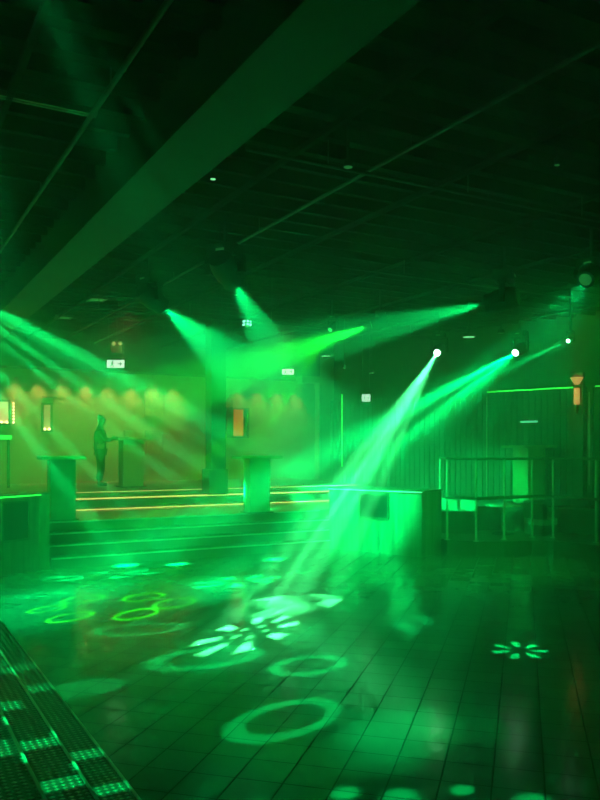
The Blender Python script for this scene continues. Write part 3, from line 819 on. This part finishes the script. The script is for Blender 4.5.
# ------------------------------------------------------------------ the person on the top tier
def skin_mesh(name, verts, edges, radii, m, parent=None, sub=1, root=0):
    me = bpy.data.meshes.new(name); me.from_pydata(verts, edges, []); me.materials.append(m)
    o = bpy.data.objects.new(name, me); COL.objects.link(o)
    sk = o.modifiers.new('skin', 'SKIN'); sk.use_smooth_shade = True
    for i, r in enumerate(radii):
        v = me.skin_vertices[0].data[i]; v.radius = r if isinstance(r, tuple) else (r, r); v.use_root = (i == root)
    s = o.modifiers.new('sub', 'SUBSURF'); s.levels = sub; s.render_levels = sub
    if parent is not None: o.parent = parent
    return o
pb = D(100, 486, 19.6); pb.z = 1.05
per = thing('person', 'person in dark clothes standing at the far pedestal table reaching towards its top', 'person', pb)
per.rotation_euler = (0, 0, math.radians(-5))      # local +x = where the person faces
V, E, Rr = [], [], []
def v(p, r, par=None):
    V.append(p); Rr.append(r)
    if par is not None: E.append((par, len(V)-1))
    return len(V)-1
pel = v((0, 0, .94), (.15, .12)); ab = v((.0, 0, 1.1), (.135, .11), pel); ch = v((.01, 0, 1.3), (.16, .12), ab)
sh = v((.0, 0, 1.43), (.12, .09), ch); nk = v((.02, 0, 1.52), .055, sh); hd = v((.04, 0, 1.62), (.085, .095), nk); hd2 = v((.045, 0, 1.72), (.08, .09), hd)
for s in (-1, 1):
    hp = v((0, s*.1, .86), .095, pel); kn = v((.03, s*.11, .48), .062, hp); an = v((-.02, s*.11, .09), .042, kn)
    hl = v((-.03, s*.11, .04), .04, an); toe = v((.14, s*.12, .03), .035, hl)
    s1 = v((.0, s*.18, 1.40), .062, sh); el = v((.1, s*.24, 1.14), .045, s1); wr = v((.34, s*.15, 1.18), .03, el); pm = v((.42, s*.14, 1.20), .035, wr)
    for k in range(4):
        f1 = v((.47, s*(.11+.022*k), 1.20), .011, pm); f2 = v((.50+.005*(k % 2), s*(.11+.022*k), 1.185), .009, f1); v((.515, s*(.11+.022*k), 1.165), .008, f2)
    th_ = v((.42, s*.10, 1.195), .012, wr); v((.455, s*.085, 1.185), .01, th_)
skin_mesh('body', V, E, Rr, M['skin'], per)
# clothes: slightly wider chains over body
V, E, Rr = [], [], []
lo = v((0, 0, .84), (.17, .15)); pel = v((0, 0, .95), (.175, .15), lo); ab = v((.0, 0, 1.1), (.16, .135), pel); ch = v((.01, 0, 1.3), (.185, .145), ab); sh = v((.0, 0, 1.44), (.13, .11), ch)
for s in (-1, 1):
    s1 = v((.0, s*.185, 1.40), .082, sh); el = v((.1, s*.24, 1.14), .065, s1); wr = v((.32, s*.155, 1.175), .045, el)
skin_mesh('jacket', V, E, Rr, M['cloth'], per)
V, E, Rr = [], [], []
pel = v((0, 0, .96), (.16, .13))
for s in (-1, 1):
    hp = v((0, s*.1, .84), .115, pel); kn = v((.03, s*.11, .48), .085, hp); an = v((-.02, s*.11, .1), .065, kn)
skin_mesh('trousers', V, E, Rr, M['cloth'], per)
for s in (-1, 1):
    V, E, Rr = [], [], []
    a_ = v((-.04, s*.11, .05), .05); b_ = v((.06, s*.115, .045), .048, a_); v((.17, s*.12, .035), .04, b_)
    skin_mesh('shoe', V, E, Rr, M['cloth'], per)
V, E, Rr = [], [], []
a_ = v((-.005, 0, 1.64), .075); b_ = v((.01, 0, 1.72), (.09, .095), a_); v((.05, 0, 1.77), (.07, .08), b_)
skin_mesh('hair', V, E, Rr, M['hair'], per)
V, E, Rr = [], [], []
a_ = v((.115, 0, 1.67), .012); b_ = v((.145, 0, 1.645), .016, a_); v((.12, 0, 1.635), .014, b_)
skin_mesh('nose', V, E, Rr, M['skin'], per)
bm = bm_new()
for s in (-1, 1):
    q = bmesh.ops.create_uvsphere(bm, u_segments=8, v_segments=6, radius=.014); bmesh.ops.translate(bm, vec=(.122, s*.035, 1.675), verts=q['verts'])
o = obj('eyes', bm, M['black_plastic']); o.parent = per
bm = bm_new(); add_box(bm, (.122, 0, 1.60), (.012, .05, .01)); o = obj('mouth', bm, M['frame']); o.parent = per
bm = bm_new()
for s in (-1, 1): add_box(bm, (.03, s*.095, 1.65), (.04, .02, .06), 0, .006)
o = obj('ears', bm, M['skin']); o.parent = per

# ------------------------------------------------------------------ haze
scn.cycles.volume_bounces = 2
w = bpy.data.worlds.new('haze_air'); scn.world = w; w.use_nodes = True
nt = w.node_tree
nt.nodes['Background'].inputs['Color'].default_value = (0, 0, 0, 1); nt.nodes['Background'].inputs['Strength'].default_value = 0
vs = nt.nodes.new('ShaderNodeVolumeScatter'); vs.inputs['Density'].default_value = .038; vs.inputs['Anisotropy'].default_value = .2
vs.inputs['Color'].default_value = (.9, .9, .9, 1)
nt.links.new(vs.outputs['Volume'], nt.nodes['World Output'].inputs['Volume'])
